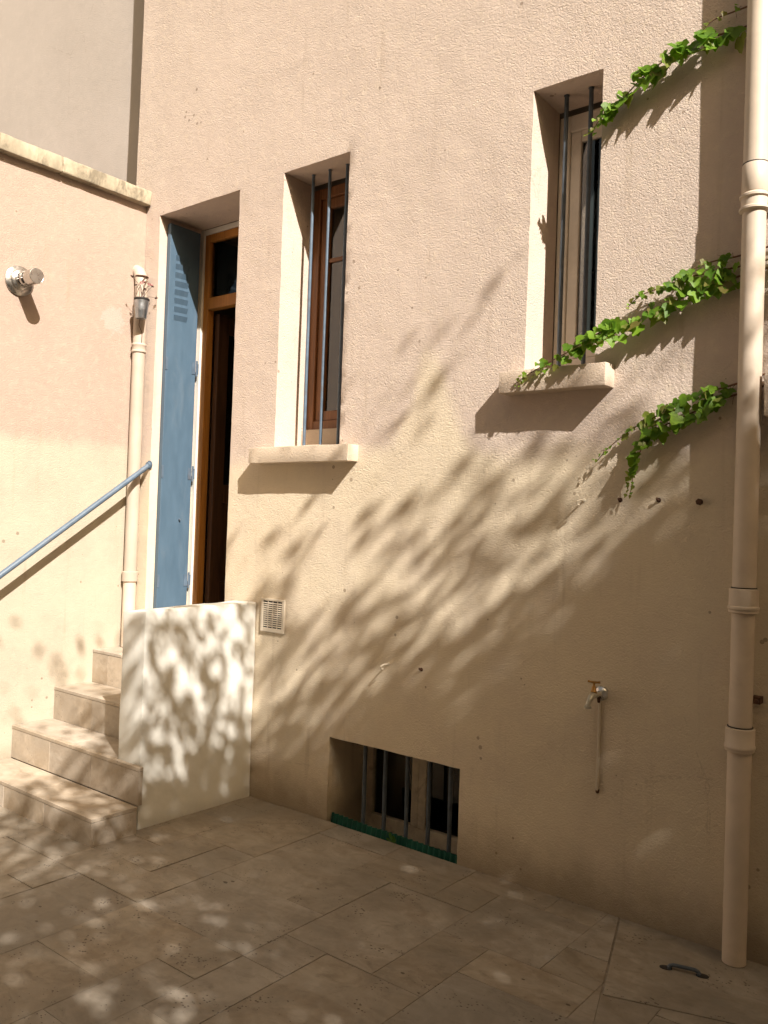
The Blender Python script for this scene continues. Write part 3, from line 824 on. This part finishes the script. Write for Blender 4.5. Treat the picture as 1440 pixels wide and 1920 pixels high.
# ------------------------------------------------------------------ tap
tp = thing('tap', (3.178, 0, .862), 'old garden tap with brass handle on the shaded wall', 'tap')
tx, tz = 3.178, .862
m = MB(); m.lathe((tx, .002, tz), (0, -1, 0), [(0, .030), (.006, .030), (.014, .024), (.020, .012), (.024, .0105)], 24); m.build('rosette', 'chrome', tp, smooth=True)
m = MB(); m.tube([(tx, -.015, tz), (tx, -.045, tz), (tx, -.075, tz+.002), (tx, -.096, tz-.004), (tx-.002, -.110, tz-.018), (tx-.003, -.116, tz-.036)], [.010, .0115, .0145, .0125, .0105, .0105], 16); m.build('body', 'tap_body', tp, smooth=True)
m = MB(); m.lathe((tx-.003, -.116, tz-.034), (0, 0, -1), [(0, .0105), (.003, .0145), (.010, .0145), (.011, .011), (.006, .009)], 16); m.build('spout_ring', 'tap_body', tp, smooth=True)
m = MB(); m.lathe((tx, -.072, tz+.008), (0, 0, 1), [(0, .0125), (.008, .0125), (.010, .0105), (.026, .0075), (.030, .005), (.044, .0045)], 16); m.build('bonnet', 'brass', tp, smooth=True)
m = MB(); m.tube([(tx-.024, -.076, tz+.054), (tx-.014, -.074, tz+.0525), (tx, -.072, tz+.051), (tx+.014, -.070, tz+.0525), (tx+.024, -.068, tz+.054)], [.0052, .0042, .0055, .0042, .0052], 10); m.build('handle', 'brass', tp, smooth=True)
m = MB(); m.tube([(tx, -.028, tz-.004), (tx, -.024, tz-.022), (tx-.002, -.018, tz-.034)], [.008, .007, .006], 10); m.build('drain', 'rust', tp, smooth=True)
m = MB(); m.tube([(tx-.002, -.0095, tz-.034), (tx-.002, -.0085, tz-.2), (tx-.002, -.009, .475)], .0062, 10); m.build('supply_tube', 'plastic_white', tp, smooth=True)
m = MB(); m.lathe((tx-.002, -.006, .478), (0, 0, -1), [(0, .0085), (.012, .0075), (.016, .004)], 8); m.build('plug', 'rust', tp)

# ------------------------------------------------------------------ wall hooks
hooks = [(3.077, 1.636, 'open', 'pale bent wall hook in the sunlight below the right window sill'),
         (3.233, 1.639, 'small', 'small rusty hook stub under the hanging creeper tip'),
         (3.389, 1.640, 'small', 'small rusty hook stub, second from the tall downpipe'),
         (3.549, 1.634, 'big', 'thick rusty wall bolt nearest the tall downpipe'),
         (2.087, .838, 'open', 'pale bent hook low on the wall left of the tap'),
         (2.284, .838, 'small', 'dark hook stub low on the wall above the cellar window')]
for x, z, kind, lab in hooks:
    m = MB()
    if kind == 'open':
        m.tube([(x, .004, z), (x, -.035, z+.002), (x-.004, -.055, z-.006), (x-.006, -.05, z-.018), (x-.004, -.035, z-.02)], .0035, 8)
        mt = 'old_white'
    elif kind == 'small':
        m.tube([(x, .004, z), (x, -.010, z), (x-.002, -.014, z+.003), (x-.002, -.013, z+.009)], .0042, 8); mt = 'rust'
    else:
        m.tube([(x, .004, z), (x, -.02, z)], .0075, 8); m.lathe((x, -.010, z), (0, -1, 0), [(0, .013), (.008, .013), (.0085, .007)], 6); mt = 'rust'
    m.lathe((x, .002, z), (0, -1, 0), [(0, .010), (.004, .007)], 10)
    tag(m.build('wall_hook', mt), lab, 'hook', 'hooks left in the house wall')

# ------------------------------------------------------------------ creeper
def leaf_mesh(name, seed):
    r = random.Random(seed)
    # three-lobed outline, stalk at the origin, blade hanging along -z, facing -y
    out = [(0, 0), (.16, .10), (.40, .06), (.50, -.16), (.62, -.34), (.40, -.44), (.30, -.58), (.24, -.78), (.0, -1.08),
           (-.22, -.80), (-.30, -.60), (-.42, -.46), (-.60, -.36), (-.52, -.14), (-.38, .07), (-.17, .10)]
    out = [(x*(1+r.uniform(-.12, .12)), z*(1+r.uniform(-.1, .1))) for x, z in out]
    V = [Vector((0, -.05, -.34)), Vector((0, -.035, -.72))]
    for x, z in out:
        V.append(Vector((x, .05-abs(x)*.10-.10*(z*z)*.6+r.uniform(-.03, .03), z)))
    V[0].y = .10; V[1].y = .06
    n = len(out); F = []
    for i in range(n):
        a, b = 2+i, 2+(i+1) % n
        c = 1 if 6 <= i <= 9 else 0
        F.append((c, b, a))
    F.append((0, 1, 2+6)); F.append((0, 2+10, 1))
    me = bpy.data.meshes.new(name); me.from_pydata([tuple(v) for v in V], [], F); me.update()
    me.polygons.foreach_set('use_smooth', [True]*len(F))
    return me
LEAF = [leaf_mesh('creeper_leaf', 60+k) for k in range(5)]
TIP = [me.copy() for me in LEAF]
for me in LEAF: me.materials.append(M['leaf'])
for me in TIP: me.materials.append(M['leaf_tip'])
def smooth_path(pts, n):
    out = []
    P = [Vector(p) for p in pts]; P = [P[0]*2-P[1]] + P + [P[-1]*2-P[-2]]
    for i in range(1, len(P)-2):
        for k in range(n):
            t = k/n; a, b, c, d = P[i-1:i+3]
            out.append(.5*((2*b)+(-a+c)*t+(2*a-5*b+4*c-d)*t*t+(-a+3*b-3*c+d)*t**3))
    out.append(P[-2]); return out
def vine(pts, label, dens, size, bare=.25, seed=0, off=-.02, spread=.05, sill_run=False):
    """pts run from the growing tip (left) to the root end (right); x,z on the wall"""
    r = random.Random(seed)
    def yy(x):
        y = off - .014*r.random()
        if sill_run and x < 3.2: y = -.094 - .004*r.random()
        return -.008 if 3.64 < x < 3.80 else y
    path = smooth_path([(x, yy(x), z) for x, z in pts], 6)
    v = thing('creeper_vine', tuple(path[-1]), label, 'creeper', 'creeper shoots growing in from the right')
    L = len(path)-1
    m = MB(); m.tube(path, [.0014+.0034*(i/L) for i in range(L+1)], 6)
    stem = m.build('stem', 'stem', v, smooth=True)
    tot = sum((path[i+1]-path[i]).length for i in range(L))
    n = int(tot*dens*1.25)
    for k in range(n):
        t = (k+r.random()*.9)/n
        f = t*L; i = min(int(f), L-1); p = path[i].lerp(path[i+1], f-i)
        if t < bare and r.random() < .35: continue
        if 3.655 < p.x < 3.80: continue         # the stem squeezes behind the pipe here
        if sill_run and p.x < 2.98 and r.random() < .45: continue
        grow = min(1, .22+t*1.5/(bare+.45)) if bare > .3 else min(1, .30+t*1.9)
        s = size*.92*grow*r.uniform(.5, 1.25)
        young = r.random() < (.55 if t < bare else .12)
        o = bpy.data.objects.new('leaf', r.choice(TIP if young else LEAF)); COL.objects.link(o)
        o.parent = v; o.matrix_parent_inverse = Matrix.Translation(-v.location)
        out = (r.uniform(.004, .024)*grow + (.010 if r.random() < .3 else 0))*(.35 if sill_run and p.x < 3.2 else 1)
        up = r.uniform(-.35, .8)
        o.location = p + Vector((r.uniform(-.018, .018), -out, r.uniform(-.5, .45)*spread*grow))
        o.rotation_euler = (-.15-r.uniform(-.25, .7), r.uniform(-.55, .55)+.12, r.uniform(-.7, .9))
        o.scale = (s*r.uniform(.85, 1.15), s, s*r.uniform(.9, 1.1))
        # leaf stalk from the stem to the blade
        # (kept short; hidden by the blade)
    # brown tendrils
    for k in range(int(tot*9)):
        t = r.random(); f = t*L; i = min(int(f), L-1); p = path[i].lerp(path[i+1], f-i)
        q = p+Vector((r.uniform(-.03, .02), .012+r.uniform(-.01, .006), r.uniform(-.035, .03)))
        m = MB(); m.tube([p, p.lerp(q, .5)+Vector((0, -.006, .004)), q], [.0012, .001, .0007], 4, cap=False); m.build('tendril', 'stem', v)
    return v
vine([(3.505, 3.425), (3.535, 3.445), (3.57, 3.458), (3.63, 3.465), (3.70, 3.475), (3.9, 3.50), (4.2, 3.55)], 'thin brownish creeper tip at the top beside the tall downpipe', 42, .030, .55, 1, -.012, .03)
vine([(3.075, 3.135), (3.11, 3.19), (3.17, 3.232), (3.28, 3.315), (3.40, 3.362), (3.54, 3.385), (3.69, 3.40), (3.95, 3.44), (4.25, 3.47)], 'leafy creeper shoot reaching to the top of the right window', 82, .060, .12, 2, -.022, .085)
vine([(3.25, 2.405), (3.30, 2.442), (3.37, 2.462), (3.45, 2.478), (3.53, 2.49), (3.69, 2.505), (3.95, 2.53), (4.2, 2.56)], 'thin creeper shoot just above the leafy one at window foot', 68, .040, .30, 3, -.02, .05)
vine([(3.46, 2.50), (3.51, 2.522), (3.58, 2.535), (3.68, 2.545), (3.9, 2.58), (4.2, 2.62)], 'short creeper tip highest of the middle cluster by the downpipe', 34, .032, .45, 4, -.015, .03)
vine([(2.795, 2.125), (2.84, 2.152), (2.94, 2.198), (3.08, 2.255), (3.17, 2.30), (3.26, 2.335), (3.43, 2.40), (3.59, 2.45), (3.69, 2.47), (3.95, 2.5), (4.2, 2.52)], 'long leafy creeper shoot trailing across the right window sill', 96, .052, .20, 5, -.022, .080, True)
vine([(3.14, 1.79), (3.19, 1.845), (3.28, 1.915), (3.35, 1.95), (3.42, 1.985), (3.50, 2.02), (3.58, 2.045), (3.69, 2.075), (3.9, 2.13), (4.2, 2.2)], 'creeper shoot with fine bare tip below the right sill', 56, .046, .32, 6, -.02, .045)
vine([(3.285, 1.665), (3.29, 1.70), (3.305, 1.78), (3.33, 1.85), (3.365, 1.90), (3.46, 1.945), (3.53, 1.975), (3.60, 2.005), (3.69, 2.035), (3.9, 2.08), (4.2, 2.12)], 'lowest creeper shoot drooping down in a curl', 62, .050, .16, 7, -.024, .06)

# ------------------------------------------------------------------ access cover with handle in the paving
ac = thing('access_cover', (3.6, -.25, 0), 'skewed stone access cover with sunk metal handle beside the downpipe', 'access cover')
g = .0035
cc = sum(cov, Vector())/4
poly = [p + (cc-p).normalized()*g*1.5 for p in cov]
slab_tile(poly, .0008, (0, 0)).build('slab', 'trav', ac)
ha, hb = Vector((3.545, -.268, 0)), Vector((3.695, -.228, 0)); hd_ = (hb-ha).normalized(); hn = Vector((-hd_.y, hd_.x, 0))
def P(a, b, z): return ha+hd_*a+hn*b+Vector((0, 0, z))
for a in (.018, .137):
    m = MB(); m.lathe(P(a, 0, .0005), (0, 0, 1), [(0, .016), (.002, .016), (.003, .012)], 18); 
    mm = m
    for v in mm.v:
        d = v-P(a, 0, 0); v += hd_*d.dot(hd_)*.35
    mm.build('recess_plate', 'gap_rim_dark', ac, smooth=True)
m = MB(); m.tube([P(.026, 0, .004), P(.032, .0, .012), P(.042, 0, .016), P(.113, 0, .016), P(.123, 0, .012), P(.129, 0, .004)], .0068, 10); m.build('handle', 'iron', ac, smooth=True)
for a in (.030, .125):
    m = MB(); m.lathe(P(a, -.012, .006), hn, [(0, .006), (.024, .006)], 10); m.build('knuckle', 'iron', ac, smooth=True)

# ------------------------------------------------------------------ green edging and weed in the cellar window
m = MB(); n = 150
for k in range(n+1):
    x = 1.732+(2.508-1.732)*k/n; w = .006*math.sin(k*2*math.pi/6.0)
    top = .034 - .014*(k/n) + .006*fb((x, 0, 0), 9, 2)
    m.v += [Vector((x, .012+w*.5, -.10)), Vector((x, .030+w, top)), Vector((x, .034+w, top)), Vector((x, .016+w*.5, -.10))]
for k in range(n):
    q = 4*k
    m.f += [(q, q+4, q+5, q+1), (q+1, q+5, q+6, q+2), (q+2, q+6, q+7, q+3)]
ge = m.build('plastic_edging', 'green', None, smooth=True)
tag(ge, 'green corrugated plastic strip along the foot of the cellar window', 'edging')
wd = thing('weed', (2.15, -.012, 0), 'tiny green weed sprouting in front of the cellar window', 'weed')
rw = random.Random(2)
for k, (ax, az) in enumerate(((-.55, .8), (.75, .45), (.1, .9), (-.9, .3), (.35, .6))):
    d = Vector((ax, -.12+rw.uniform(-.2, .2), az)).normalized(); L = .05 if k < 2 else .035
    b = Vector((2.15+rw.uniform(-.006, .006), -.004, .002)); sd_ = d.cross(Vector((0, 1, 0))).normalized()*L*.2
    m = MB(); m.v += [b, b+d*L*.45+sd_, b+d*L*.8+sd_*.9, b+d*L, b+d*L*.8-sd_*.9, b+d*L*.45-sd_, b+d*L*.5+Vector((0, .006, 0))]
    m.f += [(0, 1, 6), (1, 2, 6), (2, 3, 6), (3, 4, 6), (4, 5, 6), (5, 0, 6)]
    m.build('leaf', 'weed', wd, smooth=True)

# ------------------------------------------------------------------ unseen courtyard walls, added and raised to cut sky light and bounce warmth
def blocker_wall(label, p0, du, dv, nrm, name='sky_blocker_wall'):
    t = thing(name, p0, label, 'wall')
    sheet('wall', 'plaster_side', t, p0, du, dv, 24, 12, nrm, .006, 71)
    p0, du, dv, nrm = Vector(p0), Vector(du), Vector(dv), Vector(nrm)
    m = MB(); b = -nrm*.25
    m.quad(p0+b, p0+du+b, p0+du+dv+b, p0+dv+b); m.quad(p0, p0+b, p0+b+dv, p0+dv); m.quad(p0+du, p0+du+b, p0+du+b+dv, p0+du+dv)
    m.build('rear_face', 'plaster_side', t)
    c = [p0+dv+nrm*.05, p0+dv+du+nrm*.05, p0+dv+b-nrm*.05, p0+dv+du+b-nrm*.05]
    u = Vector((0, 0, .09)); rough_slab('coping_stone', 'coping', t, [q+Vector((0, 0, .002)) for q in c]+[q+u for q in c], .3, .004, 3, 77, .008)
    return t
blocker_wall('unseen cream wall added behind the camera to block skylight', (.0, -7.02, -.3), (11.6, 0, 0), (0, 0, 8.8), (0, 1, 0))
blocker_wall('unseen cream wall added far right behind the tree to block skylight', (11.6, -7.0, -.3), (0, 7.0, 0), (0, 0, 6.2), (-1, 0, 0))

# ------------------------------------------------------------------ tree whose crown shades the yard
EB = Vector((-.157, 0, .163)).normalized()     # across the sun's beam, in the house wall's plane
EG = Vector((.163, 0, .157)).normalized()
def crown_point(q, b, d): return EG*q + EB*b + SUN*d
def edge(q):
    pts = [(-6, -1.4), (-4, -.55), (-2.2, -.25), (-.8, -.10), (.6, -.12), (1.4, -.28), (2.0, -.36), (2.9, -.60), (3.4, -.84), (4.2, -1.04), (6, -1.3), (8, -2.2)]
    if q <= pts[0][0]: return pts[0][1]
    for (a, va), (b, vb) in zip(pts, pts[1:]):
        if q <= b: return va+(vb-va)*(q-a)/(b-a)
    return pts[-1][1]
def depth(q): return 6.5 + max(0.0, 1.2-q)*1.0
tree = thing('tree', (7.0, -3.3, 0), 'leafy courtyard tree standing right of the camera', 'tree')
rt_ = random.Random(29)
centres = []
tries = 0
while len(centres) < 26000 and tries < 68000:
    tries += 1
    q = rt_.uniform(-5.5, 7.5); dep = rt_.uniform(-.9, 3.1); b = edge(q) - dep; d = rt_.gauss(depth(q), .5)
    dep = dep*1.7 if q > 3.0 and dep > 0 else dep + (.16 if -1 < q < 2 else .05)      # how closed the canopy is here
    if q > -1.0:
        keep = .004 if dep < -.45 else .018 if dep < -.15 else .088 if dep < .12 else .14 if dep < .40 else .19 if dep < .58 else .34 if dep < .8 else 1.0
    else:
        keep = .0015 if dep < -.3 else .012 if dep < -.05 else .055 if dep < .2 else .22 if dep < .5 else .42 if dep < 1.6 else .8
        if q < -2.6: keep *= 1.2
    if q > 3.4 and dep < -.3: keep = 0
    if rt_.random() > keep: continue
    cp = crown_point(q, b, d)
    if (cp - Vector((4.61, -3.235, 1.5))).length < 1.9: continue
    centres.append(cp)
for q, b in ((-1.75, .58), (-1.95, .30), (-2.15, .12), (2.72, .27), (2.95, .20), (3.15, .10), (3.45, .02)):
    centres.append(crown_point(q, b, depth(q)))
V, F = [], []
for c in centres:
    axis = Vector((rt_.gauss(0, 1), rt_.gauss(0, 1), rt_.gauss(-.3, .6))).normalized()
    for k in range(rt_.randint(2, 3)):
        p = c + axis*rt_.uniform(-.15, .15) + Vector((rt_.gauss(0, .055), rt_.gauss(0, .055), rt_.gauss(0, .055)))
        a = (axis*.5 + Vector((rt_.gauss(0, 1), rt_.gauss(0, 1), rt_.gauss(-.4, .8))).normalized()).normalized()
        s = a.cross(Vector((rt_.gauss(0, 1), rt_.gauss(0, 1), rt_.gauss(0, 1)))).normalized()
        L = rt_.uniform(.065, .115); W_ = L*rt_.uniform(.17, .25); k0 = len(V); nn = a.cross(s)*L*.06
        V += [p, p+a*L*.3+s*W_, p+a*L*.7+s*W_*.8, p+a*L, p+a*L*.7-s*W_*.8, p+a*L*.3-s*W_, p+a*L*.5+nn]
        F += [(k0, k0+1, k0+6), (k0+1, k0+2, k0+6), (k0+2, k0+3, k0+6), (k0+3, k0+4, k0+6), (k0+4, k0+5, k0+6), (k0+5, k0, k0+6)]
add('crown', V, F, 'tree_leaf', tree)
m = MB()
base = Vector((7.0, -3.3, -.05)); fork = Vector((6.95, -3.2, 2.7))
m.tube([base, base+Vector((.02, 0, .25)), base.lerp(fork, .5)+Vector((.05, .03, 0)), fork], [.19, .14, .12, .10], 14)
m.build('trunk', 'bark', tree, smooth=True)
m = MB()
for (q, b) in ((-3.5, -2.0), (-2.0, -1.2), (-.5, -1.5), (1.0, -1.0), (1.2, -2.4), (2.6, -1.6), (4.0, -2.2), (5.5, -2.6), (0.2, -2.9), (3.2, -3.2)):
    e = crown_point(q, b, depth(q)+rt_.uniform(-.3, .3)); h1 = fork.lerp(e, .35)+Vector((rt_.uniform(-.15, .15), rt_.uniform(-.15, .15), .15)); h2 = fork.lerp(e, .7)+Vector((rt_.uniform(-.12, .12), rt_.uniform(-.12, .12), .08))
    m.tube([fork, h1, h2, e], [.06, .042, .026, .010], 8)
m.build('limb', 'bark', tree, smooth=True)
